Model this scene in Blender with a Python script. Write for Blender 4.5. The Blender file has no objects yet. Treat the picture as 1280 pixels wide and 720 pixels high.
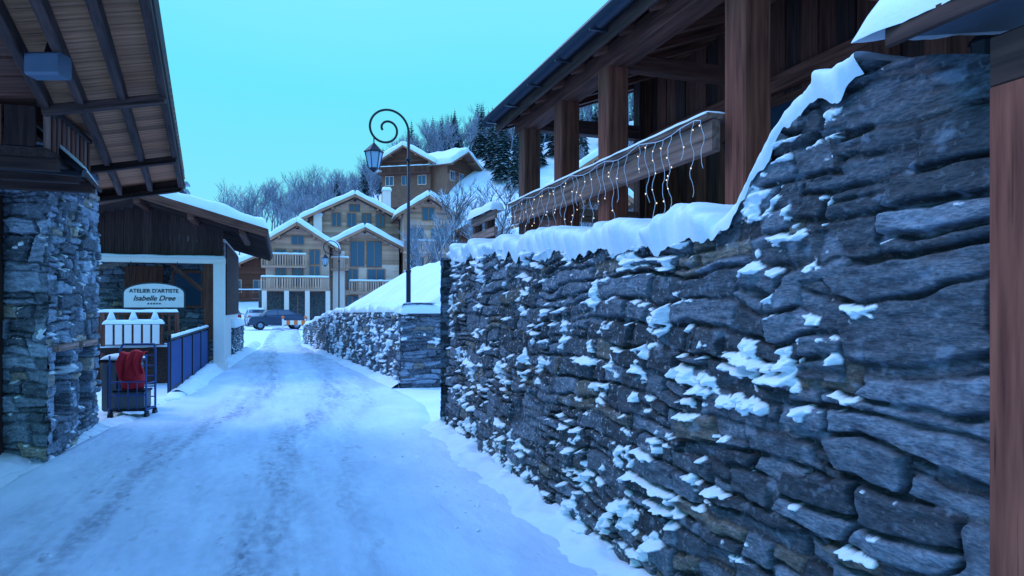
import bpy, math, random, numpy as np
from mathutils import Vector, Matrix
random.seed(5)
SC=bpy.context.scene; COL=SC.collection
SN,CS=0.32,0.9474
def L(r,s,z): return Vector((-SN*s+CS*r, CS*s+SN*r, z))
# ---------------- noise
def h2(i,j,seed):
    i=i.astype(np.int64); j=j.astype(np.int64)
    n=(i*374761393+j*668265263+seed*974634777)&0xffffffff
    n=((n^(n>>13))*1274126177)&0xffffffff
    n=n^(n>>16)
    return n/4294967296.0
def vn(x,y,seed=0):
    x=np.asarray(x,float); y=np.asarray(y,float)
    i=np.floor(x); j=np.floor(y); fx=x-i; fy=y-j
    fx=fx*fx*(3-2*fx); fy=fy*fy*(3-2*fy)
    a=h2(i,j,seed); b=h2(i+1,j,seed); c=h2(i,j+1,seed); d=h2(i+1,j+1,seed)
    return (a*(1-fx)+b*fx)*(1-fy)+(c*(1-fx)+d*fx)*fy
def fbm(x,y,o=4,seed=0):
    t=0;a=.5;n=0
    for k in range(o):
        t=t+a*vn(x*2**k+k*17.3,y*2**k-k*9.1,seed+k); n+=a; a*=.5
    return t/n
def sst(a,b,x):
    t=np.clip((x-a)/(b-a),0,1); return t*t*(3-2*t)
# ---------------- mesh helpers
def link(o,parent=None):
    COL.objects.link(o)
    if parent: o.parent=parent
    return o
def empty(name,loc=(0,0,0),yaw=0):
    e=bpy.data.objects.new(name,None); e.location=loc; e.rotation_euler=(0,0,yaw); e.empty_display_size=.3
    return link(e)
def grid_obj(name,P,mat,parent=None,attrs=None,smooth=True):
    nu,nv=P.shape[:2]
    idx=np.arange(nu*nv).reshape(nu,nv)
    q=np.stack([idx[:-1,:-1],idx[1:,:-1],idx[1:,1:],idx[:-1,1:]],-1).reshape(-1,4)
    me=bpy.data.meshes.new(name); m=len(q)
    me.vertices.add(nu*nv); me.vertices.foreach_set('co',P.reshape(-1).astype(np.float32))
    me.loops.add(4*m); me.loops.foreach_set('vertex_index',q.reshape(-1).astype(np.int32))
    me.polygons.add(m); me.polygons.foreach_set('loop_start',np.arange(0,4*m,4,dtype=np.int32))
    me.update(calc_edges=True)
    me.polygons.foreach_set('use_smooth',np.full(m,smooth))
    for k,v in (attrs or {}).items():
        if v.ndim==3:
            a=me.attributes.new(k,'FLOAT_COLOR','POINT')
            c=np.ones((nu*nv,4),np.float32); c[:,:3]=v.reshape(-1,3); a.data.foreach_set('color',c.reshape(-1))
        else:
            a=me.attributes.new(k,'FLOAT','POINT'); a.data.foreach_set('value',v.reshape(-1).astype(np.float32))
    me.materials.append(mat)
    return link(bpy.data.objects.new(name,me),parent)
def mesh(name,vs,fs,mat,parent=None,smooth=False):
    me=bpy.data.meshes.new(name); me.from_pydata([tuple(v) for v in vs],[],fs); me.update()
    me.materials.append(mat)
    if smooth: me.polygons.foreach_set('use_smooth',[True]*len(me.polygons))
    return link(bpy.data.objects.new(name,me),parent)
def box_mesh(l,w,h,mat,bev=.006):
    b=min(bev,w*.2,h*.2)
    vs=[];fs=[]
    sec=[(-w/2+b,-h/2),(w/2-b,-h/2),(w/2,-h/2+b),(w/2,h/2-b),(w/2-b,h/2),(-w/2+b,h/2),(-w/2,h/2-b),(-w/2,-h/2+b)]
    for x in (0,l):
        for (y,z) in sec: vs.append((x,y,z))
    for i in range(8): fs.append((i,(i+1)%8,8+(i+1)%8,8+i))
    fs.append(tuple(range(7,-1,-1))); fs.append(tuple(range(8,16)))
    me=bpy.data.meshes.new('part'); me.from_pydata(vs,[],fs); me.update(); me.materials.append(mat)
    return me
def beam(name,p0,p1,w,h,mat,parent=None,bev=.006,up=None):
    p0=Vector(p0);p1=Vector(p1); d=p1-p0; l=d.length; X=d.normalized()
    U=Vector(up) if up is not None else (Vector((0,0,1)) if abs(X.z)<.95 else Vector((-SN,CS,0)))
    Y=U.cross(X).normalized(); Z=X.cross(Y)
    M=Matrix((X,Y,Z)).transposed().to_4x4(); M.translation=p0
    o=bpy.data.objects.new(name,box_mesh(l,w,h,mat,bev)); o.matrix_local=M
    return link(o,parent)
def boxs(name,r0,r1,s0,s1,z0,z1,mat,parent=None,bev=.006):
    if z1-z0>1.2*abs(s1-s0) and z1-z0>abs(r1-r0):
        return beam(name,L((r0+r1)/2,(s0+s1)/2,z0),L((r0+r1)/2,(s0+s1)/2,z1),abs(r1-r0),abs(s1-s0),mat,parent,bev)
    return beam(name,L((r0+r1)/2,s0,(z0+z1)/2),L((r0+r1)/2,s1,(z0+z1)/2),abs(r1-r0),z1-z0,mat,parent,bev)
def bx(name,x0,x1,y0,y1,z0,z1,mat,parent=None,bev=.01):
    return beam(name,((x0+x1)/2,y0,(z0+z1)/2),((x0+x1)/2,y1,(z0+z1)/2),abs(x1-x0),z1-z0,mat,parent,bev)
def slab(name,q,t,mat,parent=None):
    q=[Vector(v) for v in q]; n=(q[1]-q[0]).cross(q[3]-q[0]).normalized()
    if n.z<0: n=-n
    vs=q+[v+n*t for v in q]
    return mesh(name,vs,[(3,2,1,0),(4,5,6,7),(0,1,5,4),(1,2,6,5),(2,3,7,6),(3,0,4,7)],mat,parent)
def snow_sheet(name,q,t,mat,parent=None,nu=40,nv=16,seed=1,rad=.12,wob=.03,fr=3.0):
    A,B,C,D=[np.array(v,float) for v in q]
    u=np.linspace(0,1,nu)[:,None,None]; v=np.linspace(0,1,nv)[None,:,None]
    u=.5-.5*np.cos(math.pi*u); v=.5-.5*np.cos(math.pi*v)
    P=A*(1-u)*(1-v)+B*u*(1-v)+C*u*v+D*(1-u)*v
    Lu=np.linalg.norm(B-A); Lv=np.linalg.norm(D-A)
    eu=np.clip(np.minimum(u,1-u)*Lu/rad,0,1)[...,0]; ev=np.clip(np.minimum(v,1-v)*Lv/rad,0,1)[...,0]
    e=np.sqrt(1-(1-eu)**2)*np.sqrt(1-(1-ev)**2)
    X=(u*Lu)[...,0]+0*e; Y=(v*Lv)[...,0]+0*e
    n=fbm(X*fr,Y*fr,3,seed)
    P=P.copy(); P[...,2]+=t*e*(.55+.9*n)-.01*(1-e)
    P[...,0]+=wob*2*(fbm(X*fr+9,Y*fr,3,seed+3)-.5); P[...,1]+=wob*2*(fbm(X*fr,Y*fr+9,3,seed+5)-.5)
    return grid_obj(name,P,mat,parent)
def tube(name,pts,rad,mat,parent=None,res=3,cyc=False):
    cu=bpy.data.curves.new(name,'CURVE'); cu.dimensions='3D'; cu.bevel_depth=rad; cu.bevel_resolution=res; cu.use_fill_caps=True
    sp=cu.splines.new('POLY'); sp.points.add(len(pts)-1)
    for p,v in zip(sp.points,pts): p.co=(v[0],v[1],v[2],1)
    sp.use_cyclic_u=cyc; cu.materials.append(mat)
    return link(bpy.data.objects.new(name,cu),parent)
def lathe(name,prof,loc,mat,parent=None,n=16,smooth=True,axis='Z'):
    vs=[];fs=[]
    for (r,z) in prof:
        for k in range(n):
            a=2*math.pi*k/n; p=(r*math.cos(a),r*math.sin(a),z)
            if axis=='X': p=(p[2],p[0],p[1])
            if axis=='Y': p=(p[0],p[2],p[1])
            vs.append((p[0]+loc[0],p[1]+loc[1],p[2]+loc[2]))
    for i in range(len(prof)-1):
        for k in range(n): fs.append((i*n+k,i*n+(k+1)%n,(i+1)*n+(k+1)%n,(i+1)*n+k))
    fs.append(tuple(range(n-1,-1,-1))); fs.append(tuple((len(prof)-1)*n+k for k in range(n)))
    return mesh(name,vs,fs,mat,parent,smooth)
# ---------------- materials
def base(name,rough=.8,spec=.3,metal=0):
    m=bpy.data.materials.new(name); m.use_nodes=True; nt=m.node_tree; b=nt.nodes['Principled BSDF']
    b.inputs['Roughness'].default_value=rough; b.inputs['Specular IOR Level'].default_value=spec; b.inputs['Metallic'].default_value=metal
    return m,nt,b
def N(nt,t,**k):
    n=nt.nodes.new(t)
    for a,v in k.items(): setattr(n,a,v)
    return n
def noise(nt,sc,det=4,stretch=None,coord='Object'):
    tc=N(nt,'ShaderNodeTexCoord'); n=N(nt,'ShaderNodeTexNoise'); n.inputs['Scale'].default_value=sc; n.inputs['Detail'].default_value=det
    if stretch:
        mp=N(nt,'ShaderNodeMapping'); mp.inputs['Scale'].default_value=stretch
        nt.links.new(tc.outputs[coord],mp.inputs[0]); nt.links.new(mp.outputs[0],n.inputs['Vector'])
    else: nt.links.new(tc.outputs[coord],n.inputs['Vector'])
    return n.outputs['Fac']
def ramp(nt,fac,stops):
    r=N(nt,'ShaderNodeValToRGB'); e=r.color_ramp.elements
    while len(e)<len(stops): e.new(.5)
    for k,(p,c) in enumerate(stops): e[k].position=p; e[k].color=(*c,1)
    nt.links.new(fac,r.inputs[0]); return r.outputs[0]
def mix(nt,f,a,b,mode='MIX'):
    m=N(nt,'ShaderNodeMix'); m.data_type='RGBA'; m.blend_type=mode
    def put(i,v):
        if isinstance(v,(tuple,list)): m.inputs[i].default_value=(*v,1)
        elif isinstance(v,(float,int)): m.inputs[i].default_value=v
        else: nt.links.new(v,m.inputs[i])
    put(0,f);put(6,a);put(7,b); return m.outputs[2]
def bump(nt,b,h,st=.4,dist=.02,prev=None):
    n=N(nt,'ShaderNodeBump'); n.inputs['Strength'].default_value=st; n.inputs['Distance'].default_value=dist
    nt.links.new(h,n.inputs['Height'])
    if prev: nt.links.new(prev,n.inputs['Normal'])
    nt.links.new(n.outputs[0],b.inputs['Normal']); return n.outputs[0]
SNOWC=(.78,.85,.92)
def m_snow(name='snow',c=SNOWC):
    m,nt,b=base(name,.75,.25)
    nt.links.new(mix(nt,ramp(nt,noise(nt,1.3,6),[(.35,(0,0,0)),(.7,(1,1,1))]),tuple(x*.9 for x in c),c),b.inputs['Base Color'])
    p=bump(nt,b,noise(nt,7,6),.35,.03); bump(nt,b,noise(nt,70,5),.35,.006,p)
    return m
def m_wood(name,c0,c1,sc=1.0):
    m,nt,b=base(name,.8,.2)
    g=noise(nt,6*sc,7,(.35,5,5)); g2=noise(nt,1.2,3)
    col=ramp(nt,g,[(.3,c0),(.7,c1)])
    oi=N(nt,'ShaderNodeObjectInfo')
    v=N(nt,'ShaderNodeMapRange'); nt.links.new(oi.outputs['Random'],v.inputs[0]); v.inputs[3].default_value=.65; v.inputs[4].default_value=1.3
    hs=N(nt,'ShaderNodeHueSaturation'); nt.links.new(v.outputs[0],hs.inputs['Value']); nt.links.new(col,hs.inputs['Color'])
    col=mix(nt,g2,hs.outputs[0],mix(nt,1.0,hs.outputs[0],(.6,.6,.65),'MULTIPLY'))
    cr=ramp(nt,noise(nt,5*sc,3,(.25,9,9)),[(.30,(.25,.25,.25)),(.37,(1,1,1))])
    col=mix(nt,1.0,col,cr,'MULTIPLY')
    nt.links.new(col,b.inputs['Base Color']); bump(nt,b,g,.5,.01)
    return m
def m_plain(name,c,rough=.6,metal=0,var=.15,sc=8,spec=.3):
    m,nt,b=base(name,rough,spec,metal)
    f=noise(nt,sc,5)
    nt.links.new(mix(nt,f,tuple(x*(1-var) for x in c),tuple(min(1,x*(1+var)) for x in c)),b.inputs['Base Color'])
    bump(nt,b,f,.15,.005)
    return m
def m_glass(name,c=(.03,.06,.10)):
    m,nt,b=base(name,.06,.8); b.inputs['Base Color'].default_value=(*c,1)
    bump(nt,b,noise(nt,1.2,2),.05,.02); return m
def m_stone():
    m,nt,b=base('rubble_stone',.78,.35)
    ca=N(nt,'ShaderNodeAttribute',attribute_name='col'); sn=N(nt,'ShaderNodeAttribute',attribute_name='snow')
    f1=noise(nt,8,9,(1,1,3.4)); f2=noise(nt,38,7,(1,1,3.6)); f3=noise(nt,3.2,5)
    c=mix(nt,1.0,ca.outputs['Color'],ramp(nt,f1,[(.32,(.40,.41,.44)),(.5,(.85,.85,.85)),(.66,(1,1,1))]),'MULTIPLY')
    c=mix(nt,1.0,c,ramp(nt,f2,[(.36,(.5,.5,.52)),(.62,(1,1,1))]),'MULTIPLY')
    c=mix(nt,ramp(nt,f3,[(.62,(0,0,0)),(.76,(.35,.35,.35))]),c,(.13,.09,.065))
    c=mix(nt,ramp(nt,noise(nt,9,8,(1,1,1.6)),[(.58,(0,0,0)),(.68,(.42,.42,.42))]),c,(.25,.32,.42))
    fr=ramp(nt,noise(nt,34,8),[(.61,(0,0,0)),(.65,(.6,.6,.6))])
    fa=N(nt,'ShaderNodeAttribute',attribute_name='frost')
    c=mix(nt,mix(nt,1.0,fr,fa.outputs['Color'],'MULTIPLY'),c,(.5,.55,.6))
    c=mix(nt,sn.outputs['Fac'],c,SNOWC)
    nt.links.new(c,b.inputs['Base Color'])
    p=bump(nt,b,f1,.9,.022); bump(nt,b,f2,.6,.007,p)
    return m
def m_rough_stone():
    m,nt,b=base('rough_stone',.85,.2)
    tc=N(nt,'ShaderNodeTexCoord'); mp=N(nt,'ShaderNodeMapping'); mp.inputs['Scale'].default_value=(3.2,3.2,7); nt.links.new(tc.outputs['Object'],mp.inputs[0])
    v=N(nt,'ShaderNodeTexVoronoi'); nt.links.new(mp.outputs[0],v.inputs['Vector']); v2=N(nt,'ShaderNodeTexVoronoi',feature='DISTANCE_TO_EDGE'); nt.links.new(mp.outputs[0],v2.inputs['Vector'])
    c=mix(nt,.15,ramp(nt,noise(nt,5,6),[(.3,(.07,.075,.085)),(.7,(.2,.21,.23))]),v.outputs['Color'],'MULTIPLY')
    ed=ramp(nt,v2.outputs['Distance'],[(0,(.3,.3,.3)),(.12,(1,1,1))])
    nt.links.new(mix(nt,1.0,c,ed,'MULTIPLY'),b.inputs['Base Color']); bump(nt,b,ed,.7,.03); return m
SNOW=m_snow(); STONE=m_stone(); RSTONE=m_rough_stone()
W_DARK=m_wood('dark_timber',(.035,.020,.018),(.12,.062,.05))
W_BRN=m_wood('brown_timber',(.10,.036,.025),(.30,.115,.075))
W_RED=m_wood('red_brown_post',(.12,.033,.022),(.34,.105,.062))
W_RAIL=m_wood('weathered_rail',(.17,.095,.075),(.42,.25,.20))
W_SOF=m_wood('soffit_planks',(.40,.14,.06),(.78,.33,.17))
M_IRON=m_plain('black_iron',(.018,.02,.028),.45,.5)
M_GUT=m_plain('gutter_zinc',(.03,.04,.06),.35,.6)
M_ZINC=m_plain('zinc',(.22,.28,.36),.4,.7)
M_BLUE=m_plain('blue_paint',(.03,.07,.22),.5)
M_WHITE=m_plain('white_paint',(.76,.70,.66),.6,0,.06)
M_RED=m_plain('red_cloth',(.45,.012,.025),.85,0,.35,14)
M_GREY=m_plain('grey_plastic',(.10,.12,.15),.5)
M_GLASS=m_glass('window_glass')
# ---------------- stone heightfields: irregular coursed rubble
def stones(u,v,cw,ch,seed):
    U=u/cw+.34*(fbm(u/cw*.9,v/ch*.9,2,seed+11)-.5)+.13*(fbm(u/cw*3,v/ch*2.4,3,seed+12)-.5)
    V=v/ch+.9*(fbm(u/cw*.30,v/ch*.2,2,seed+21)-.5)+.75*(fbm(u/cw*.8,v/ch*.6,2,seed+23)-.5)+.20*(fbm(u/cw*3,v/ch*2.0,3,seed+22)-.5)
    def rb(j): return j+.62*(h2(j,j*0+3,seed)-.5)
    j=np.floor(V); j=np.where(V<rb(j),j-1,j); j=np.where(V>=rb(j+1),j+1,j)
    b0,b1=rb(j),rb(j+1)
    wr=.62+.75*h2(j,j*0+7,seed); Ux=U/wr+h2(j,j*0+9,seed)*10+.55*(h2(j,j*0+13,seed)-.5)*(V-j)
    def cb(i,j): return i+.70*(h2(i,j,seed+1)-.5)
    i=np.floor(Ux); i=np.where(Ux<cb(i,j),i-1,i); i=np.where(Ux>=cb(i+1,j),i+1,i)
    ev=np.mod(i,2)==0; base_i=np.where(ev,i,i-1); mg=h2(base_i,j,seed+2)<.34
    l=np.where(mg&~ev,cb(i-1,j),cb(i,j)); r=np.where(mg&ev,cb(i+2,j),cb(i+1,j)); gi=np.where(mg,base_i,i)
    ID=h2(gi,j,seed+4)
    lx0=(Ux-l)/(r-l)-.5
    sp=(h2(gi,j,seed+5)>.58)&((b1-b0)>.7); pos=b0+(b1-b0)*(.3+.4*h2(gi,j,seed+6)+.25*(h2(gi,j,seed+7)-.5)*lx0)
    hi=V>pos
    b0=np.where(sp&hi,pos,b0); b1=np.where(sp&~hi,pos,b1); ID=np.where(sp&hi,h2(gi,j,seed+8),ID)
    dx=np.minimum(Ux-l,r-Ux)*cw*wr; dy=np.minimum(V-b0,b1-V)*ch
    c=np.minimum(.022,.22*ch); e=np.minimum(dx,dy); cor=(dx<c)&(dy<c)
    e=np.where(cor,c-np.hypot(c-dx,c-dy),e)
    return np.clip(e,0,1),ID,lx0,(V-b0)/(b1-b0)-.5
def stone_field(u,v,cw,ch,seed):
    e,ID,lx,ly=stones(u,v,cw,ch,seed)
    f=lambda k: np.modf(ID*k)[0]
    gap=.004+.012*fbm(u*7,v*9,3,seed+41)
    body=sst(gap*.5,gap+.008,e)
    deep=(.3+.7*sst(.45,.6,fbm(u*3.1,v*4.3,3,seed+43)))
    h=-.036*deep*(1-body)+body*(.042*(f(37.1)-.5)+.04*(f(91.7)-.5)*lx+.03*(f(71.3)-.5)*ly+.003*sst(0,.03,e))
    h+=.018*(fbm(u*6,v*9,4,seed+31)-.5)+.022*np.abs(fbm(u*9+ID*40,v*15,3,seed+34)-.5)+.006*(fbm(u*12,v*60,3,seed+33)-.5)+.009*(fbm(u*32,v*44,3,seed+32)-.5)
    lum=.055+.20*f(53.3)**1.5
    warm=f(17.9)>.90
    col=np.stack([lum*np.where(warm,1.12,.78),lum*np.where(warm,1.0,.97),lum*np.where(warm,.85,1.22)],-1)
    j=((.22+.35*(1-deep))+(1-(.22+.35*(1-deep)))*sst(0,gap+.010,e))[...,None]
    return h,col*j
def stone_wall(name,a,b,top,us,nv,cw,ch,seed,density,parent=None,zbase=-.05,lean=0.0,split=None,cw2=.36,ch2=.17,snowscale=1.0,niche=None,bright=1.0,frost=None,amp=1.0):
    a=np.array(a,float);b=np.array(b,float); d=b-a; Ln=np.hypot(*d); t=d/Ln; n=np.array([-t[1],t[0]])
    us=np.asarray(us); u=us[:,None]*Ln; k=np.linspace(0,1,nv)[None,:]
    tp=top(us)[:,None]
    z=zbase+(tp-zbase)*k; U=u+0*z
    h,c=stone_field(U,z+3,cw,ch,seed)
    if split is not None:
        h_2,c2=stone_field(U,z+3,cw2,ch2,seed+50)
        w=(U+.25*(np.floor(z/.19)%2)-.12+.1*(vn(z*9,z*0,3)-.5)<split)
        h=np.where(w,h_2,h); c=np.where(w[...,None],c2*1.2,c)
    c=c*bright; h=h*amp
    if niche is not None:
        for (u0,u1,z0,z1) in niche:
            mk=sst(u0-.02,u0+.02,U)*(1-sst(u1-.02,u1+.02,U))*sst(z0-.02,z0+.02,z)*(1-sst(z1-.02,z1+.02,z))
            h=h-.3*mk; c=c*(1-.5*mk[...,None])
    dz=float(np.mean(tp-zbase))/nv; kk=max(1,int(round(.018/dz)))
    up=np.roll(h,-kk,1); dn=np.roll(h,kk,1); up[:,-kk:]=h[:,-kk:]; dn[:,:kk]=h[:,:kk]
    ledge=np.clip((dn-up)/.035,-.5,1.2)
    for _ in range(3): ledge=(ledge+np.roll(ledge,1,0)+np.roll(ledge,-1,0)+np.roll(ledge,1,1)+np.roll(ledge,-1,1))/5
    ss=snowscale
    nz=fbm(U*8/ss+.6*z,z*12/ss,5,seed+70)
    big=fbm(U*2.6/ss,z*3.0/ss,3,seed+80)
    val=.27*ledge+1.65*(nz-.5)+1.0*(big-.5)+density(U,z)
    m=sst(.40,.45,val)
    thick=(.006+.042*sst(.42,.80,val))*ss
    hm=h+m*(thick+.4*np.clip(np.maximum(dn,h)-h,0,.05))
    off=hm-lean*k
    rr=a[0]+t[0]*U+n[0]*off; s_=a[1]+t[1]*U+n[1]*off
    P=np.stack([-SN*s_+CS*rr,CS*s_+SN*rr,z-m*thick*.3],-1)
    fo=(frost(U,z) if frost else .5+0*z)
    return grid_obj(name,P,STONE,parent,{'col':c,'snow':m,'frost':fo})
# ---------------- terrain
def terr(s,r):
    w2top=np.interp(s,[13,22,30.2,36,44],[1.40,1.33,.65,.2,0])
    R=np.interp(s,[13,30.2,36,50,62,80,2000],[2.45,1.05,3,9,14,17,17])
    d=r-R
    capA=np.interp(s,[13,22,32,48],[1.35,1.5,2.2,3.2]); capB=np.interp(s,[13,28,50,70],[.05,.10,.26,.30])
    bank=np.where(d>0,w2top*sst(0,.15,d)+np.minimum(.62*d,capA+capB*np.minimum(d,260)),0)
    ramp_=np.clip(.35*(r-3.2),0,1.6)
    ter=1.95*sst(2.08,2.3,r)+np.clip(.12*(r-7),0,40)
    w1=sst(8.62,8.9,s); w2=sst(13.6,13.95,s)
    h=ter*(1-w1)+w1*((1-w2)*ramp_+w2*bank)
    fac=np.clip((r+60)/80,0,1.05)
    h=h+fac*(.5*np.clip(s-80,0,40)+.12*np.clip(s-120,0,80))
    n=fbm(s*.6,r*.6,3,5)-.5; n2=fbm(s*2.2,r*2.2,4,15)-.5
    off=sst(2.2,3.5,np.abs(r))
    h=h+(.22*n+.10*n2)*off*sst(0,1,np.abs(r)-1.8)+1.5*(fbm(s*.06,r*.06,3,8)-.5)*sst(45,90,s)*sst(0,2,h)
    return h
def hz(x,y):
    s=-SN*x+CS*y; r=CS*x+SN*y
    return float(terr(np.array([s]),np.array([r]))[0])
sa=np.concatenate([np.arange(-30,0,1.),np.arange(0,40,.2),40+np.cumsum(np.geomspace(.3,60,110))])
rp=12+np.cumsum(np.geomspace(.15,60,70)); ra=np.concatenate([-rp[::-1],np.arange(-12,12,.12),rp])
S,R_=np.meshgrid(sa,ra,indexing='ij'); H=terr(S,R_)
P=np.stack([-SN*S+CS*R_,CS*S+SN*R_,H],-1)
grid_obj('ground',P[:,::-1],m_snow('ground_snow'))
def m_road():
    m,nt,b=base('packed_snow_road',.6,.3)
    a=N(nt,'ShaderNodeAttribute',attribute_name='rut')
    tc=N(nt,'ShaderNodeTexCoord')
    rot=N(nt,'ShaderNodeMapping'); rot.inputs['Rotation'].default_value=(0,0,-math.radians(18.66)); nt.links.new(tc.outputs['Object'],rot.inputs[0])
    def nn(sc,st,det=6):
        mp=N(nt,'ShaderNodeMapping'); mp.inputs['Scale'].default_value=st; nt.links.new(rot.outputs[0],mp.inputs[0])
        n=N(nt,'ShaderNodeTexNoise'); n.inputs['Scale'].default_value=sc; n.inputs['Detail'].default_value=det; nt.links.new(mp.outputs[0],n.inputs['Vector']); return n.outputs['Fac']
    st=nn(2.2,(3.,.35,1)); fine=nn(16,(1,.5,1),8); patch=nn(1.6,(1,.6,1),6)
    dirt=mix(nt,1.0,a.outputs['Color'],ramp(nt,st,[(.36,(.35,.35,.35)),(.60,(1,1,1))]),'MULTIPLY')
    dirt=mix(nt,1.0,dirt,ramp(nt,fine,[(.35,(.45,.45,.45)),(.6,(1,1,1))]),'MULTIPLY')
    c=mix(nt,ramp(nt,patch,[(.35,(0,0,0)),(.7,(1,1,1))]),(.56,.64,.76),(.71,.79,.89))
    c=mix(nt,dirt,c,(.26,.29,.37))
    dk=mix(nt,1.0,ramp(nt,nn(9,(1,.45,1),8),[(.62,(0,0,0)),(.70,(.75,.75,.75))]),a.outputs['Color'],'MULTIPLY')
    c=mix(nt,dk,c,(.13,.13,.16))
    nt.links.new(c,b.inputs['Base Color'])
    p=bump(nt,b,st,.3,.03); p=bump(nt,b,fine,.45,.02,p); bump(nt,b,nn(70,(1,1,1),4),.4,.006,p)
    return m
ss_=np.concatenate([np.arange(-2,14,.04),np.arange(14,60,.2)])
tt=np.linspace(0,1,180)
S,T=np.meshgrid(ss_,tt,indexing='ij')
lo=np.interp(S,[-2,10,14,20,30,60],[-3.0,-2.3,-1.75,-1.45,-.9,-.9]); hi=np.interp(S,[-2,8.6,11,13.5,30,60],[1.95,1.95,2.3,2.15,.95,1.3])
Rr=lo+(hi-lo)*T
cx=.12*np.sin(S*.22)
def g(x,w): return np.exp(-(x/w)**2)
rut=g(Rr-cx+.62,.30)+g(Rr-cx-.62,.30)+.55*g(Rr-cx+1.25,.22)+.35*g(Rr-cx,.22)+.4*g(Rr-cx-1.1,.18)
rut=rut*(.5+fbm(S*.5,Rr*2.5,4,77))
e=np.clip(np.minimum(T,1-T)*(hi-lo)/.25,0,1)
Z=-.02+.080*sst(0,1,e)-.022*rut+.025*(fbm(S*2.2,Rr*3,4,3)-.5)+.014*(fbm(S*9,Rr*14,3,4)-.5)+.02*np.abs(fbm(S*1.2,Rr*7,3,14)-.5)
Z=np.where(e<=0,-.02,Z)
P=np.stack([-SN*S+CS*Rr,CS*S+SN*Rr,Z],-1)
grid_obj('road',P[:,::-1],m_road(),None,{'rut':np.clip(rut*.95,0,1)})
def berm(name,pts,w,h,seed,parent=None):
    pts=np.array(pts,float); n=420; k=np.linspace(0,len(pts)-1,n); r=np.interp(k,range(len(pts)),pts[:,0]); s=np.interp(k,range(len(pts)),pts[:,1])
    v=np.linspace(-1,1,36); A,V=np.meshgrid(np.arange(n),v,indexing='ij'); sv=s[A]
    dr=np.gradient(r);ds=np.gradient(s);l=np.hypot(dr,ds)+1e-6; nr=-ds/l; ns=dr/l
    ww=w*(.6+.9*fbm(sv*1.3,sv*0,3,seed))
    a=r[A]+nr[A]*V*ww; b=sv+ns[A]*V*ww
    z=-.02+h*(1-V**2)**1.3*(.4+1.3*fbm(a*2.5,b*2.5,4,seed+1))+.05*(fbm(a*9,b*9,4,seed+2)-.45)
    P=np.stack([-SN*b+CS*a,CS*b+SN*a,z],-1)
    return grid_obj(name,P,SNOW,parent)
berm('snow_berm',[(1.93,.8),(1.95,4),(2.0,8.7)],.46,.14,3)
berm('snow_berm',[(2.35,13.55),(1.9,17),(1.0,29.8)],.35,.15,5)
berm('snow_berm',[(-3.9,3),(-2.7,8.4),(-2.2,10.3),(-2.0,13)],.35,.10,7)
berm('snow_berm',[(-1.75,13.2),(-1.6,19),(-1.3,24),(-1.1,32)],.28,.17,9)
R=random.Random(8); V=[];F=[]
phi=(1+5**.5)/2
ico=[(-1,phi,0),(1,phi,0),(-1,-phi,0),(1,-phi,0),(0,-1,phi),(0,1,phi),(0,-1,-phi),(0,1,-phi),(phi,0,-1),(phi,0,1),(-phi,0,-1),(-phi,0,1)]
icf=[(0,11,5),(0,5,1),(0,1,7),(0,7,10),(0,10,11),(1,5,9),(5,11,4),(11,10,2),(10,7,6),(7,1,8),(3,9,4),(3,4,2),(3,2,6),(3,6,8),(3,8,9),(4,9,5),(2,4,11),(6,2,10),(8,6,7),(9,8,1)]
for k in range(460):
    s=R.uniform(2.2,14); side=R.random()
    r=R.gauss(1.52,.16) if side<.45 else (R.gauss(-2.0,.25) if side<.75 else R.uniform(-1.6,1.4))
    q=R.uniform(.005,.018)*(1 if side<.75 else .6); i=len(V); c=L(r,s,.055)
    for v in ico: V.append(c+Vector((v[0]*R.uniform(.6,1.3),v[1]*R.uniform(.6,1.3),v[2]*R.uniform(.4,.9)))*q*.55)
    F+=[tuple(i+a for a in f) for f in icf]
mesh('snow_clods',V,F,SNOW,None,True)
# ---------------- wall 1
w1=empty('stone_retaining_wall')
s1=np.array([1.35,1.6,1.86,2.09,2.27,2.43,2.60,2.78,4.25,6.78,8.6]); z1=np.array([2.30,2.40,2.47,2.46,2.36,2.23,2.07,1.96,2.05,2.2,2.27])
def top1(us):
    s=1.35+us*7.25; return np.interp(s,s1,z1)+.03*(fbm(s*6,s*0,3,2)-.5)
Dn=1.87*(8.77/1.87)**np.linspace(0,1,900); us=(Dn-1.87)/(8.77-1.87)
def den1(U,z):
    s=1.35+U
    d=np.interp(s,[1.3,1.7,1.95,2.5,3.2,5,8.6],[-.40,-.26,.00,.03,.05,.08,.11])
    d=d+np.where(s<2.6,.12*sst(1.3,2.0,z)-.08*(1-sst(.9,1.5,z)),0)
    d=d+.18*(1-sst(.05,.5,z))*sst(2.4,3.5,s)
    tt_=np.interp(s,s1,z1); d=d+.25*(1-sst(.0,.22,tt_-z))*sst(1.7,2.0,s)
    return d
stone_wall('stone_face',(1.845,1.35),(1.98,8.6),top1,us,490,.27,.125,7,den1,w1,lean=.10,split=.75,cw2=.40,ch2=.165,frost=lambda U,z:.15+.85*sst(.8,3,U),bright=1.0)
stone_wall('end_face',(1.93,8.6),(2.55,8.6),lambda u:2.25+0*u,np.linspace(0,1,60),120,.23,.1,9,lambda U,z:.1+0*z,w1)
boxs('core',2.12,2.6,1.36,8.55,-.05,1.9,RSTONE,w1)
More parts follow.
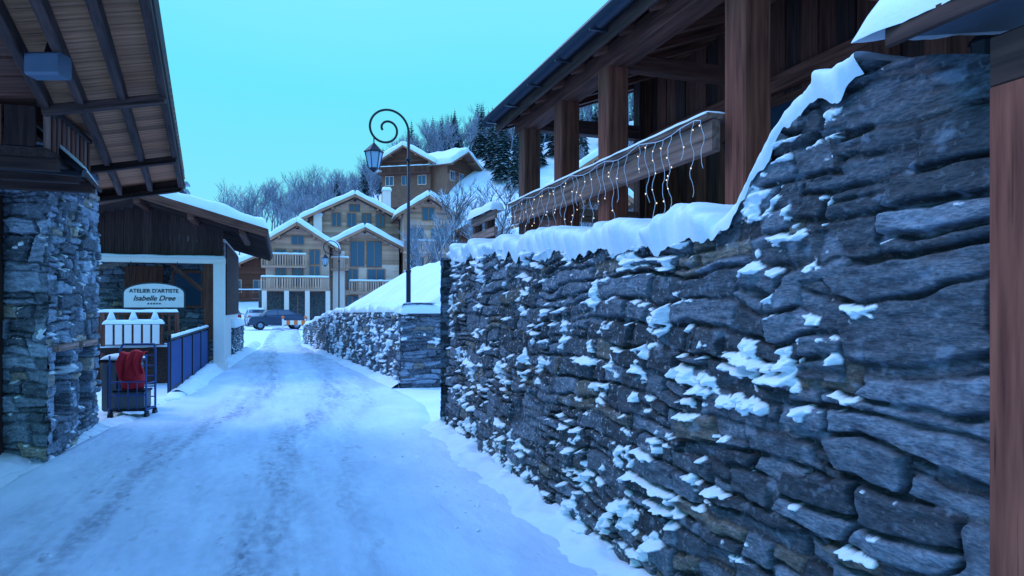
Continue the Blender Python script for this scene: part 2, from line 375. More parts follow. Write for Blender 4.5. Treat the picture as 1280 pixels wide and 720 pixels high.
def cap(name,rc0,rc1,sA,zA,width,thick,n,parent,seed,front=.05):
    s=np.linspace(sA[0],sA[-1],n); z=np.interp(s,sA,zA); r0=np.interp(s,[sA[0],sA[-1]],[rc0,rc1])
    v=np.linspace(0,1,26)**1.5; A,V=np.meshgrid(np.arange(n),v,indexing='ij')
    sl=np.abs(np.gradient(z,s)); st=1/(1+1.1*sl)
    th=thick*(.25+1.4*fbm(s*3.5,s*0,4,seed))*st*(1+.5*(fbm(s*14,s*0+7,3,seed+9)-.5))
    drop=.20*np.clip(fbm(s*6,s*0+3,5,seed+4)-.25,0,1)
    prof=np.sqrt(np.clip(1-(1-np.clip(V/.16,0,1))**2,0,1))
    rr=r0[A]-(front*st*(.3+1.5*fbm(s*8,s*0+8,4,seed+6)))[A]*np.sin(np.clip(V*5,0,1)*math.pi)**.6+V*width
    zz=z[A]-drop[A]*(1-prof)-.02+th[A]*prof+.035*(fbm(s[A]*11,V*6,4,seed+2)-.5)
    P=np.stack([-SN*s[A]+CS*rr,CS*s[A]+SN*rr,zz],-1)
    return grid_obj(name,P[:,::-1],SNOW,parent)
cap('snow_cap',1.93,2.05,s1[2:],z1[2:],.75,.13,640,w1,31,.09)
boxs('upper_core',2.05,2.62,1.36,2.05,1.88,2.28,RSTONE,w1)
# ---------------- wall 2
w2=empty('stone_garden_wall')
def top2(us):
    s=13.6+us*16.6; return np.interp(s,[13.6,22,30.2],[1.52,1.45,.82])
stone_wall('stone_face',(2.23,13.6),(.82,30.2),top2,np.linspace(0,1,520)**1.3,130,.27,.12,21,lambda U,z:.16+.02*z,w2,snowscale=1.3,bright=1.6)
stone_wall('end_face',(3.75,13.55),(2.23,13.55),lambda u:1.53+.0*u,np.linspace(0,1,150),150,.40,.11,23,lambda U,z:.0+0*z,w2,bright=1.8)
cap('snow_cap',2.25,.85,[13.5,22,30.2],[1.53,1.45,.82],.7,.16,300,w2,41)
snow_sheet('end_snow',[L(2.2,13.45,1.5),L(3.9,13.45,1.5),L(3.9,14.1,1.52),L(2.2,14.1,1.52)],.16,SNOW,w2)
# ---------------- porch building (right)
pc=empty('timber_porch_house')
for k,s in enumerate((3.51,5.31,6.33,7.42)):
    boxs('post_%d'%k,2.62,2.82,s-.10,s+.10,1.93,3.66,(W_RED,W_RED,W_RED,W_BRN)[k],pc,.012)
boxs('wall_plate',2.62,2.82,-1,7.65,3.66,3.84,W_BRN,pc)
boxs('sill_beam',2.6,2.84,2.8,7.6,1.93,2.10,W_BRN,pc)
boxs('rail_board',2.54,2.60,3.62,7.55,2.58,2.78,W_RAIL,pc)
boxs('rail_top',2.50,2.68,3.62,7.55,2.785,2.82,W_RAIL,pc)
def rz(r): return 3.80+.36*(r-2.45)
for k in range(20):
    s=7.6-.47*k
    beam('rafter_%d'%k,L(2.5,s,rz(2.5)-.01),L(5.6,s,rz(5.6)-.01),.09,.13,W_BRN,pc)
for k in range(18):
    r=2.46+.18*k
    beam('sarking_%d'%k,L(r+.085,-1.2,rz(r+.085)+.075),L(r+.085,7.72,rz(r+.085)+.075),.172,.02,W_BRN if k%3 else W_RED,pc,.002,up=Vector((-CS*.34,-SN*.34,.94)))
slab('roof',[L(2.42,-1.2,rz(2.42)+.095),L(5.8,-1.2,rz(5.8)+.095),L(5.8,7.8,rz(5.8)+.095),L(2.42,7.8,rz(2.42)+.095)],.06,M_GUT,pc)
snow_sheet('roof_snow',[L(2.50,-1.2,rz(2.5)+.15),L(5.8,-1.2,rz(5.8)+.15),L(5.8,7.8,rz(5.8)+.15),L(2.50,7.8,rz(2.5)+.15)],.10,SNOW,pc,60,60,5)
beam('fascia',L(2.43,-1.2,3.80),L(2.43,7.75,3.80),.03,.2,W_DARK,pc)
beam('end_rafter',L(2.45,7.78,3.83),L(5.8,7.78,rz(5.8)+.03),.05,.22,W_DARK,pc)
vs=[];fs=[];n=10
for s in (-1.2,7.85):
    for k in range(n+1):
        a=math.pi+math.pi*k/n
        vs.append(L(2.345+.075*math.cos(a),s,3.86+.085*math.sin(a)))
    for k in range(n,-1,-1):
        a=math.pi+math.pi*k/n
        vs.append(L(2.345+.066*math.cos(a),s,3.862+.076*math.sin(a)))
m_=2*(n+1)
for k in range(m_): fs.append((k,(k+1)%m_,m_+(k+1)%m_,m_+k))
fs.append(tuple(range(m_))); fs.append(tuple(range(2*m_-1,m_-1,-1)))
mesh('gutter',vs,fs,M_GUT,pc,True)
for k in range(12): beam('gutter_bracket_%d'%k,L(2.345,7.6-.7*k,3.768),L(2.345,7.63-.7*k,3.768),.17,.012,M_GUT,pc)
WR=4.3
for k in range(42):
    s0=7.42-.2*k
    if s0<-.9: break
    boxs('plank_%d'%k,WR-(.012 if k%2 else .0),WR+.05,s0-.194,s0,1.95,rz(WR)-.05,W_DARK if k%3==0 else W_BRN,pc,.004)
boxs('wall_back',WR+.052,WR+3,-1,7.4,1.9,4.3,W_DARK,pc)
for s in (7.44,5.6,3.9,2.0): boxs('stud_%.1f'%s,WR-.12,WR-.014,s-.1,s+.1,1.95,rz(WR)-.06,W_BRN,pc)
boxs('wall_rail',WR-.10,WR-.016,-.8,7.3,3.55,3.7,W_BRN,pc)
boxs('window_frame',WR-.06,WR-.02,4.3,5.3,2.5,3.5,W_BRN,pc); boxs('window_glass',WR-.075,WR-.062,4.38,5.22,2.58,3.42,M_GLASS,pc)
boxs('window_bar',WR-.09,WR-.077,4.78,4.82,2.58,3.42,W_BRN,pc)
boxs('end_post',4.12,4.28,7.34,7.5,1.95,rz(4.2)-.06,W_DARK,pc)
beam('end_rail',L(2.72,7.42,2.70),L(4.2,7.42,2.70),.05,.16,W_RAIL,pc)
beam('tie_beam',L(2.83,7.42,3.74),L(4.3,7.42,3.74),.14,.16,W_DARK,pc)
for s in (5.31,3.51): beam('tie_%.1f'%s,L(2.83,s,3.74),L(4.2,s,3.74),.12,.14,W_BRN,pc)
for k in range(6): beam('stacked_board_%d'%k,L(3.75+.07*k,6.5,1.95),L(3.95+.07*k,6.8,3.2),.1,.025,W_BRN,pc)
def sconce(r,s,z):
    e=empty('wall_lantern')
    beam('arm',L(r,s,z+.12),L(r-.16,s,z+.12),.02,.02,M_IRON,e)
    c=L(r-.16,s,z); lathe('cage',[(.03,-.12),(.055,-.10),(.075,.06),(.09,.065),(.03,.12),(.008,.16)],c,M_IRON,e,6,False)
    return e
sconce(WR-.1,3.0,3.15); sconce(WR-.1,5.45,3.1)
dp=empty('downpipe')
tube('pipe',[L(3.35,2.25,4.1),L(3.35,2.25,3.45),L(3.3,2.2,3.33),L(3.15,2.1,3.26),L(3.1,2.05,3.10)],.055,M_ZINC,dp,5)
tube('pipe_vertical',[L(3.1,2.05,3.14),L(3.1,2.05,1.9)],.055,M_ZINC,dp,5)
for z in (3.15,3.6): lathe('collar',[(.068,-.03),(.068,.03)],L(3.35 if z>3.4 else 3.12,2.25 if z>3.4 else 2.07,z),M_GUT,dp,14)
fn=empty('wooden_fence')
for k,s in enumerate((7.95,8.5)): boxs('post_%d'%k,2.35,2.45,s-.06,s+.06,1.95,2.85-.05*k,W_DARK,fn)
for k,z in enumerate((2.30,2.5,2.7)): boxs('rail_%d'%k,2.33,2.37,7.55,8.55,z-.05,z+.05,W_RAIL,fn)
snow_sheet('fence_snow',[L(2.28,7.55,2.75),L(2.28,8.6,2.75),L(2.46,8.6,2.75),L(2.46,7.55,2.75)],.10,SNOW,fn,20,8,3,.05,.01)
snow_sheet('rail_snow',[L(2.49,3.62,2.82),L(2.49,7.55,2.82),L(2.69,7.55,2.82),L(2.69,3.62,2.82)],.022,SNOW,pc,60,8,3,.05,.01,6)
M_BULB=bpy.data.materials.new('warm_bulb'); M_BULB.use_nodes=True; nt=M_BULB.node_tree; b=nt.nodes['Principled BSDF']
b.inputs['Base Color'].default_value=(1,.8,.5,1); b.inputs['Emission Color'].default_value=(1,.68,.40,1); b.inputs['Emission Strength'].default_value=1.6
M_WIRE=m_plain('white_wire',(.60,.66,.74),.5)
sl=empty('string_lights'); rnd=random.Random(4)
bv=[];bf=[]
def oct_(c,r):
    i=len(bv); bv.extend([c+Vector(d)*r for d in ((1,0,0),(-1,0,0),(0,1,0),(0,-1,0),(0,0,1.4),(0,0,-1.4))])
    for a in ((0,2,4),(2,1,4),(1,3,4),(3,0,4),(2,0,5),(1,2,5),(3,1,5),(0,3,5)): bf.append(tuple(i+q for q in a))
s=3.64; k=0; main=[]
while s<7.5:
    ln=rnd.uniform(.15,.68); pts=[]
    a0=L(2.47,s,2.80-.05*abs(math.sin(s*5))); main.append(a0)
    q=a0.copy(); wv=rnd.uniform(0,6)
    for j in range(int(ln/.03)+2):
        pts.append(q.copy()); q=q+Vector((.010*math.sin(wv+j*.8)+rnd.uniform(-.005,.005),.010*math.cos(wv+j*.6),-.03))
        if rnd.random()<.16: oct_(q+Vector((rnd.uniform(-.01,.01),0,0)),.0048)
    tube('strand_%d'%k,pts,.0020,M_WIRE,sl,0); k+=1
    s+=rnd.uniform(.06,.17)
tube('main_wire',main,.003,M_WIRE,sl,0)
mesh('bulbs',bv,bf,M_BULB,sl)
gt=empty('timber_gate_frame')
beam('gate_post',L(1.915,1.265,-.05),L(1.915,1.265,2.20),.17,.17,W_RED,gt,.012)
beam('gate_lintel',L(1.93,1.34,2.27),L(1.93,-.3,2.27),.2,.14,W_DARK,gt)
slab('canopy',[L(1.74,1.56,2.41),L(2.6,1.56,2.56),L(2.6,-.5,2.56),L(1.74,-.5,2.41)],.035,M_ZINC,gt)
beam('canopy_fascia',L(1.73,1.58,2.415),L(1.73,-.5,2.415),.02,.06,W_DARK,gt)
snow_sheet('canopy_snow',[L(1.70,1.68,2.445),L(2.6,1.68,2.59),L(2.6,-.5,2.59),L(1.70,-.5,2.445)],.13,SNOW,gt,60,60,6,.08,.03,7)
# ---------------- left stone house
lh=empty('stone_house')
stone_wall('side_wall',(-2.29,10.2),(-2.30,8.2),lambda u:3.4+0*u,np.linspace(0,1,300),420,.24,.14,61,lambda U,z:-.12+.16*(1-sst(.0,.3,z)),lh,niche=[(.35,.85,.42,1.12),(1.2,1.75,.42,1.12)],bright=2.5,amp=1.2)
stone_wall('front_wall',(-2.30,8.2),(-5.4,9.4),lambda u:3.4+0*u,np.linspace(0,1,420)**1.3,420,.28,.16,63,lambda U,z:-.12+.16*(1-sst(.0,.3,z)),lh,bright=2.2,amp=1.2)
for u0,u1 in ((.35,.85),(1.2,1.75)):
    beam('niche_lintel',L(-2.27,10.2-u0+.1,1.17),L(-2.27,10.2-u1-.1,1.17),.06,.07,W_RAIL,lh)
boxs('core',-5.2,-2.75,8.9,10.1,0,3.3,RSTONE,lh)
beam('door_post',L(-2.80,8.30,0),L(-2.80,8.30,2.75),.12,.16,W_DARK,lh); boxs('upper_wall',-5.3,-2.62,8.6,10.15,3.2,5.2,W_DARK,lh)
slab('doorway',[L(-2.87,8.33,0),L(-4.0,8.77,0),L(-4.0,8.77,2.5),L(-2.87,8.33,2.5)],.03,W_DARK,lh)
fo=L(-1.39,11.0,3.50); no=L(-.50,2.0,3.50); fi=L(-2.62,11.4,3.33); ni=L(-1.15,2.0,3.40)
Nv=(no-fo).cross(fi-fo).normalized()
if Nv.z<0: Nv=-Nv
for k in range(46):
    t=k/46; a=fo.lerp(no,t+.011); b_=fi.lerp(ni,t+.011)
    beam('soffit_plank_%d'%k,a,b_,.19,.025,W_SOF,lh,.003,up=Nv)
for k,f in enumerate((.02,.36,.70,.98)):
    a=fo.lerp(fi,f)-Vector((0,0,.08)); b_=no.lerp(ni,f)-Vector((0,0,.08))
    beam('purlin_%d'%k,a,b_,.06,.12,W_DARK,lh)
for k,t in enumerate((0.0,.24,.52,.8)):
    a=fo.lerp(no,t)-Vector((0,0,.15)); b_=fi.lerp(ni,t)-Vector((0,0,.15)); beam('cross_beam_%d'%k,a,b_,.07,.08,W_DARK,lh)
beam('outer_fascia',fo+Vector((0,0,.02)),no+Vector((0,0,.02)),.05,.2,W_DARK,lh)
beam('end_fascia',fo+Vector((0,.03,.0)),fi+Vector((0,.03,.0)),.05,.2,W_DARK,lh)
def rt(p,q): return [p+Vector((0,0,.04)),q+Vector((0,0,.04))]
a1,a2=rt(fo,no); b1,b2=rt(L(-6,12.2,3.0),L(-5,2.0,3.1))
slab('roof_deck',[a1,a2,b2,b1],.08,W_DARK,lh)
up_=Vector((0,0,.12)); snow_sheet('roof_snow',[a1+up_,a2+up_,b2+up_,b1+up_],.22,SNOW,lh,80,40,8)
for k in range(22):
    t=k/22; a=fi.lerp(ni,t); b_=L(-6,12.2,3.0).lerp(L(-5,2.0,3.1),t)
    beam('inner_board_%d'%k,a,b_,.36,.02,W_BRN,lh,.003)
boxs('gallery_floor',-3.9,-1.85,6.6,7.95,2.86,2.93,W_DARK,lh)
for k in range(10): boxs('baluster_%d'%k,-1.90,-1.86,6.65+.14*k,6.71+.14*k,2.94,3.27,W_BRN if k%2 else W_RAIL,lh)
boxs('gallery_rail',-1.93,-1.84,6.6,7.95,3.27,3.32,W_DARK,lh)
for k in range(8): boxs('front_board_%d'%k,-2.16-.24*k,-1.94-.24*k,6.6,6.64,2.94,3.27,W_BRN if k%2 else W_DARK,lh)
for k,s in enumerate((6.7,7.3,7.85)): beam('gallery_joist_%d'%k,L(-3.6,s,2.81),L(-1.80,s,2.81),.1,.1,W_DARK,lh)
beam('canopy_edge',Vector((-4.9,6.0,3.78)),Vector((-3.78,6.0,2.80)),.05,.05,M_IRON,lh)
beam('canopy_tie',Vector((-4.7,6.0,2.86)),Vector((-3.78,6.0,2.78)),.05,.05,M_IRON,lh)
slab('canopy',[Vector((-4.9,6.02,3.75)),Vector((-3.8,6.02,2.80)),Vector((-4.3,7.1,2.80)),Vector((-5.4,7.1,3.75))],.03,W_DARK,lh)
snow_sheet('canopy_snow',[Vector((-4.9,6.0,3.80)),Vector((-3.78,6.0,2.84)),Vector((-4.3,7.1,2.84)),Vector((-5.4,7.1,3.80))],.035,SNOW,lh,30,20,4,.05,.01)
M_BOXG=m_plain('grey_housing',(.10,.14,.20),.5,.2)
bxp=Vector((-3.07,4.5,3.2)); fl=empty('floodlight_box'); beam('housing',bxp+Vector((-.11,0,.0)),bxp+Vector((.11,0,.0)),.14,.15,M_BOXG,fl,.015); beam('bracket',bxp+Vector((0,0,.08)),bxp+Vector((0,.05,.22)),.04,.04,M_IRON,fl)
# ---------------- atelier
at=empty('artist_workshop')
zA=lambda r: 4.15-abs(r+3.1)*.291
for nm,r0,r1 in (('right',-.35,-3.1),('left',-5.9,-3.1)):
    slab('roof_'+nm,[L(r0,17.1,zA(r0)),L(r1,17.1,zA(r1)),L(r1,26,zA(r1)),L(r0,26,zA(r0))],.12,W_DARK,at)
    snow_sheet('roof_snow_'+nm,[L(r0,17.05,zA(r0)+.13),L(r1,17.05,zA(r1)+.13),L(r1,26,zA(r1)+.13),L(r0,26,zA(r0)+.13)],.22,SNOW,at,40,60,12,.12,.03,2)
    beam('barge_board_'+nm,L(r0,17.06,zA(r0)+.02),L(r1,17.06,zA(r1)+.02),.05,.20,W_BRN,at)
for k in range(18):
    s=17.5+.48*k; beam('rafter_end_%d'%k,L(-.4,s,zA(-.4)-.05),L(-3.0,s,zA(-3.0)-.05),.09,.1,W_DARK,at)
for k,r in enumerate((-.9,-2.0,-3.1,-4.3)): beam('purlin_%d'%k,L(r,17.12,zA(r)-.12),L(r,20,zA(r)-.12),.13,.15,W_BRN,at)
for k in range(22):
    r=-5.8+.2*k
    if r>-1.45: break
    boxs('gable_board_%d'%k,r,r+.19,18.42,18.47,2.86,zA(r+.1)-.02,W_DARK,at,.004)
boxs('white_beam',-6.0,-1.35,18.33,18.5,2.70,2.84,M_WHITE,at)
snow_sheet('beam_snow',[L(-6,18.28,2.84),L(-1.35,18.28,2.84),L(-1.35,18.42,2.84),L(-6,18.42,2.84)],.05,SNOW,at,60,8,3,.05,.01)
boxs('white_post',-1.62,-1.36,18.3,18.55,0,2.70,M_WHITE,at)
boxs('post_foot',-1.68,-1.30,18.24,18.6,0,.22,M_WHITE,at)
boxs('timber_post',-1.86,-1.66,18.5,18.7,.8,2.7,W_BRN,at)
beam('post_brace',L(-1.75,18.6,1.9),L(-2.6,18.6,2.68),.09,.1,W_BRN,at)
stone_wall('back_wall',(-1.5,20.2),(-6.2,20.2),lambda u:3.4+0*u,np.linspace(0,1,240),180,.3,.14,91,lambda U,z:-.5+0*z,at,bright=1.7)
boxs('side_wall',-1.6,-1.5,20.25,26,0,3.5,M_WHITE,at)
boxs('side_board',-1.5,-1.46,20.4,25.8,1.4,3.4,W_DARK,at)
boxs('door',-3.9,-3.0,20.05,20.12,.8,2.7,W_BRN,at); boxs('window',-2.8,-2.0,20.05,20.12,1.6,2.6,W_BRN,at); boxs('window_pane',-2.73,-2.07,20.03,20.045,1.67,2.53,M_GLASS,at)
boxs('deck',-6.2,-2.0,15.9,20.3,.68,.78,W_DARK,at); boxs('deck_skirt',-6.2,-2.15,16.1,16.2,.0,.67,W_DARK,at)
snow_sheet('deck_snow',[L(-6.2,15.9,.785),L(-2.0,15.9,.785),L(-2.0,17.5,.785),L(-6.2,17.5,.785)],.05,SNOW,at,30,20,2)
for k in range(34): boxs('deck_baluster_%d'%k,-2.15-.12*k-.025,-2.15-.12*k+.025,15.95,15.98,.80,1.46,W_BRN,at,.002)
boxs('deck_rail',-6.2,-2.1,15.92,16.02,1.46,1.52,W_BRN,at); boxs('deck_rail_low',-6.2,-2.1,15.94,16.0,.86,.9,W_DARK,at)
snow_sheet('deck_rail_snow',[L(-6.2,15.9,1.52),L(-2.1,15.9,1.52),L(-2.1,16.04,1.52),L(-6.2,16.04,1.52)],.05,SNOW,at,60,6,3,.05,.01)
for r in (-2.12,-3.5,-4.9): boxs('deck_post',r-.04,r+.04,15.92,16.0,.0,1.5,W_BRN,at)
ch=empty('chimney'); boxs('stack',-3.45,-2.95,23.8,24.3,3.9,5.3,RSTONE,ch); boxs('cap_slab',-3.55,-2.85,23.7,24.4,5.3,5.37,M_ZINC,ch)
for r in (-3.4,-3.0): boxs('cap_leg',r-.04,r+.04,23.9,24.2,5.37,5.55,RSTONE,ch)
boxs('cap_top',-3.55,-2.85,23.7,24.4,5.55,5.61,M_ZINC,ch)
pl=empty('planter_box')
for k in range(6):
    r=-2.40-.17*k; boxs('panel_%d'%k,r-.13,r,15.58,15.615,.86,1.26,M_WHITE,pl,.01)
boxs('trough',-3.42,-2.36,15.62,15.80,.84,1.28,W_BRN,pl)
snow_sheet('planter_snow',[L(-3.45,15.6,1.28),L(-2.33,15.6,1.28),L(-2.33,15.82,1.28),L(-3.45,15.82,1.28)],.08,SNOW,pl,30,8,3,.08,.01)
for k in range(3):
    c=L(-3.3+.4*k,15.72,1.32); lathe('shrub_%d'%k,[(.02,0),(.09,.04),(.06,.12),(.035,.19),(.01,.24)],c,SNOW,pl,8)
M_SIGN=m_plain('sign_board',(.78,.76,.74),.5,0,.05); M_SIGNR=m_plain('sign_rim',(.05,.05,.06),.5)
sg=empty('workshop_sign')
X=Vector((CS,SN,0)); Yn=Vector((SN,-CS,0))
def arch(w,h,rise,y,c):
    pts=[(-w/2,-h/2),(w/2,-h/2)]
    for k in range(17):
        a=math.pi*k/16; pts.append((w/2*math.cos(a),h/2-rise+rise*math.sin(a)))
    f=[c+X*p[0]+Vector((0,0,p[1]))+Yn*y for p in pts]; b=[v-Yn*.03 for v in f]; n=len(f)
    return f+b,[tuple(range(n)),tuple(range(2*n-1,n-1,-1))]+[(i,n+i,n+(i+1)%n,(i+1)%n) for i in range(n)]
sc_=L(-2.92,18.25,1.90)
v_,f_=arch(1.36,.64,.26,0,sc_); mesh('rim',v_,f_,M_SIGNR,sg)
v_,f_=arch(1.29,.57,.23,.012,sc_); mesh('board',v_,f_,M_SIGN,sg)
def text(body,size,off,z,shear=0):
    cu=bpy.data.curves.new('lettering','FONT'); cu.body=body; cu.size=size; cu.align_x='CENTER'; cu.extrude=.004; cu.shear=shear; cu.offset=.002; cu.materials.append(M_IRON)
    o=bpy.data.objects.new('lettering',cu); M=Matrix((X,Vector((0,0,1)),Yn)).transposed().to_4x4(); M.translation=sc_+Yn*.018+Vector((0,0,z))+X*off; o.matrix_local=M
    link(o,sg)
text("ATELIER D'ARTISTE",.125,0,.07); text("Isabelle Dree",.17,0,-.12,.35); text("* * * * *",.09,0,-.24)
for r in (-.5,.5): beam('hanger',sc_+X*r+Vector((0,0,.25)),sc_+X*r+Vector((0,0,.82)),.015,.015,M_IRON,sg)
rl=empty('ramp_railing')
a=L(-1.89,13.3,0);b_=L(-1.75,18.3,0)
for k in range(44):
    p=a.lerp(b_,k/43); z0=.12+.1*k/43; beam('slat_%d'%k,p+Vector((0,0,z0)),p+Vector((0,0,1.0+.05*k/43)),.02,.075,M_BLUE,rl,.003)
for k in range(5):
    p=a.lerp(b_,k/4); beam('post_%d'%k,p,p+Vector((0,0,1.12)),.06,.06,M_IRON,rl)
beam('top_rail',a+Vector((0,0,1.05)),b_+Vector((0,0,1.12)),.06,.05,M_IRON,rl); beam('low_rail',a+Vector((0,0,.14)),b_+Vector((0,0,.2)),.04,.05,M_IRON,rl)
snow_sheet('rail_snow',[L(-1.93,13.3,1.08),L(-1.80,18.3,1.15),L(-1.72,18.3,1.15),L(-1.85,13.3,1.08)],.035,SNOW,rl,60,6,3,.04,.005,6)
kb=empty('kerb'); beam('stone',L(-1.80,12.9,-.02),L(-1.66,18.9,.08),.16,.18,RSTONE,kb)
snow_sheet('snow_top',[L(-1.95,12.5,-.01),L(-1.74,19,.16),L(-1.48,19,.12),L(-1.60,12.5,-.02)],.12,SNOW,kb,60,14,3,.12,.04)
lw=empty('low_stone_wall')
stone_wall('face',(-1.35,27),(-1.45,22.7),lambda u:1.0+0*u,np.linspace(0,1,140),70,.3,.12,95,lambda U,z:0*z,lw,bright=1.5)
stone_wall('front',(-1.45,22.7),(-2.3,22.7),lambda u:1.0+0*u,np.linspace(0,1,60),70,.3,.12,96,lambda U,z:0*z,lw,bright=1.5)
snow_sheet('snow',[L(-2.3,22.6,1.0),L(-1.35,22.6,1.0),L(-1.3,27,1.0),L(-2.3,27,1.0)],.22,SNOW,lw,20,30,3)
# ---------------- hand trolley
td=Vector((-5.45,9.9,.01)); tr=empty('hand_trolley',td,math.radians(8))
for x in (-.24,.24):
    tube('upright',[(x,0,.12),(x,0,.98),(x*.9,.04,1.06)],.016,M_BLUE,tr); tube('front_upright',[(x,-.34,.12),(x,-.34,.92)],.013,M_BLUE,tr)
    tube('side_low',[(x,-.34,.16),(x,0,.16)],.013,M_BLUE,tr); tube('side_mid',[(x,-.34,.52),(x,0,.52)],.010,M_BLUE,tr)
    for y in (-.32,-.02):
        lathe('wheel',[(.03,-.02),(.062,-.018),(.062,.018),(.03,.02)],(x,y,.065),M_IRON,tr,14,True,'X'); bx('fork',x-.028,x+.028,y-.02,y+.02,.115,.135,M_IRON,tr)
tube('handle',[(-.22,.04,1.06),(.22,.04,1.06)],.016,M_BLUE,tr)
for z in (.3,.45,.6,.75,.9): tube('bar',[(-.24,0,z),(.24,0,z)],.009,M_BLUE,tr)
for x in (-.12,0,.12): tube('vbar',[(x,-.34,.16),(x,-.34,.55)],.008,M_BLUE,tr)
for z in (.55,.36): tube('front_bar',[(-.24,-.34,z),(.24,-.34,z)],.011,M_BLUE,tr)
bx('platform',-.25,.25,-.35,.01,.135,.16,M_IRON,tr)
bx('crate',-.2,.2,-.3,-.05,.162,.42,M_GREY,tr,.02); bx('crate_rim',-.215,.215,-.315,-.035,.40,.43,M_IRON,tr,.01)
u=np.linspace(0,1,40);v=np.linspace(0,1,40);U,V=np.meshgrid(u,v,indexing='ij')
X_=-.17+.34*U+.02*np.sin(V*7); Y_=-.06-.22*np.sin(np.clip(V*1.4,0,1)*1.57)-.03*np.sin(U*19)*V; Z_=.97-.02*np.sin(U*9)-.50*np.clip(V-.3,0,1)-.05*V*np.sin(U*5)
grid_obj('red_sack',np.stack([X_,Y_,Z_],-1),M_RED,tr)
lathe('red_bag',[(.02,.43),(.14,.44),(.16,.55),(.14,.70),(.09,.80),(.03,.86)],(.0,-.17,0),M_RED,tr,14)
bn=empty('storage_bin',(-5.95,10.4,0),.2)
bx('body',-.22,.22,-.22,.22,.05,.78,M_GREY,bn,.03); bx('lid',-.25,.25,-.25,.25,.785,.83,M_IRON,bn,.01)
for x in (-.12,.0,.12): bx('rib',x-.015,x+.015,-.235,-.222,.1,.74,M_IRON,bn)
snow_sheet('snow',[(-.25,-.25,.83),(.25,-.25,.83),(.25,.25,.83),(-.25,.25,.83)],.07,SNOW,bn,16,16)
# ---------------- street lamps
M_LG=m_plain('lamp_glass',(.25,.38,.5),.2,0,.05)
def lamp(loc,Hh,sc,yaw=math.radians(200)):
    e=empty('street_lamp',loc,yaw)
    R=.46*sc; zc=Hh-R; ls=1.25*sc
    lathe('pole',[(.085,0),(.085,.25),(.05,.32),(.05,1.0),(.036,1.05),(.032,zc)],(0,0,0),M_IRON,e,12)
    for z in (.3,1.02,zc-.6): lathe('ring',[(.055,z-.03),(.062,z),(.055,z+.03)],(0,0,0),M_IRON,e,12)
    pts=[]
    for k in range(64):
        th=k/63*math.radians(560); r=R*(1-th/math.radians(680))
        pts.append((R-r*math.cos(th),0,zc+r*math.sin(th)))
    tube('scroll',pts,.024*sc,M_IRON,e,4)
    th=math.radians(215); r=R*(1-215/680); hx=R-r*math.cos(th); hz_=zc+r*math.sin(th)
    tube('hanger',[(hx,0,hz_),(hx,0,hz_-.15)],.012,M_IRON,e)
    z=hz_-.15
    lathe('lantern_roof',[(.02,z+.02),(.05,z-.01),(.09*ls,z-.07),(.165*ls,z-.16),(.165*ls,z-.18)],(hx,0,0),M_IRON,e,6,False)
    lathe('lantern_glass',[(.14*ls,z-.181),(.085*ls,z-.50)],(hx,0,0),M_LG,e,6,False)
    for k in range(6):
        a=math.pi*2*k/6; beam('lantern_bar',(hx+.145*ls*math.cos(a),.145*ls*math.sin(a),z-.18),(hx+.09*ls*math.cos(a),.09*ls*math.sin(a),z-.50),.016,.016,M_IRON,e)
    lathe('lantern_base',[(.095*ls,z-.501),(.06,z-.54),(.02,z-.58)],(hx,0,0),M_IRON,e,6,False)
    return e
lamp((-2.17,14.25,1.35),4.42,1.0)
lamp((-8.4,33,.3),4.6,.9)
# ---------------- chalets
W_TAN=m_wood('pale_larch',(.80,.50,.38),(.92,.66,.52),.6); W_TAN2=m_wood('tan_boards',(.62,.32,.21),(.82,.48,.34),.6)
W_TRIM=m_wood('brown_trim',(.40,.17,.10),(.60,.29,.18),.6)
M_REND=m_plain('beige_render',(.80,.62,.55),.8,0,.08); M_RIDGE=m_plain('roof_edge',(.22,.11,.08),.7)
M_BG=m_glass('blue_glass',(.02,.07,.15))
def gable(e,x0,x1,y0,y1,z0,ze,za,wall,ov=.8,snow=.3,trim=None,clad=None):
    xm=(x0+x1)/2; trim=trim or W_TRIM
    vs=[(x0,y0,z0),(x1,y0,z0),(x1,y0,ze),(xm,y0,za),(x0,y0,ze)]; vs+= [(a,y1,c) for a,_,c in vs]
    mesh('walls',vs,[(0,1,2,3,4),(9,8,7,6,5),(0,5,6,1),(1,6,7,2),(4,9,5,0)],wall,e)
    sl=(za-ze)/(xm-x0)
    if clad:
        zc=ze-1.6; n=int((za-.2-zc)/.26)
        for k in range(n):
            z=zc+.26*k; hw=(xm-x0) if z+.25<ze else max(.1,(za-z-.25)/sl)
            bx('cladding_board',xm-hw,xm+hw,y0-.035,y0-.002,z,z+.245,clad,e,.004)
    for sg_ in (-1,1):
        xe=xm+sg_*(xm-x0+ov); zz=za-sl*(xm-x0+ov)+.06
        q=[Vector((xe,y0-ov*1.3,zz)),Vector((xm,y0-ov*1.3,za+.06)),Vector((xm,y1+ov,za+.06)),Vector((xe,y1+ov,zz))]
        slab('roof',q,.16,M_RIDGE,e)
        o=Vector((0,-.06,.18)); snow_sheet('roof_snow',[v+o for v in q],snow,SNOW,e,24,24,3,.25,.08,.8)
        beam('barge',q[0]+Vector((0,-.04,.02)),q[1]+Vector((0,-.04,.02)),.08,.26,W_TRIM,e)
        for f in (.15,.6,1.0):
            p=q[0].lerp(q[1],f)-Vector((0,0,.25)); beam('purlin',p,p+Vector((0,ov*1.3,0)),.2,.22,trim,e)
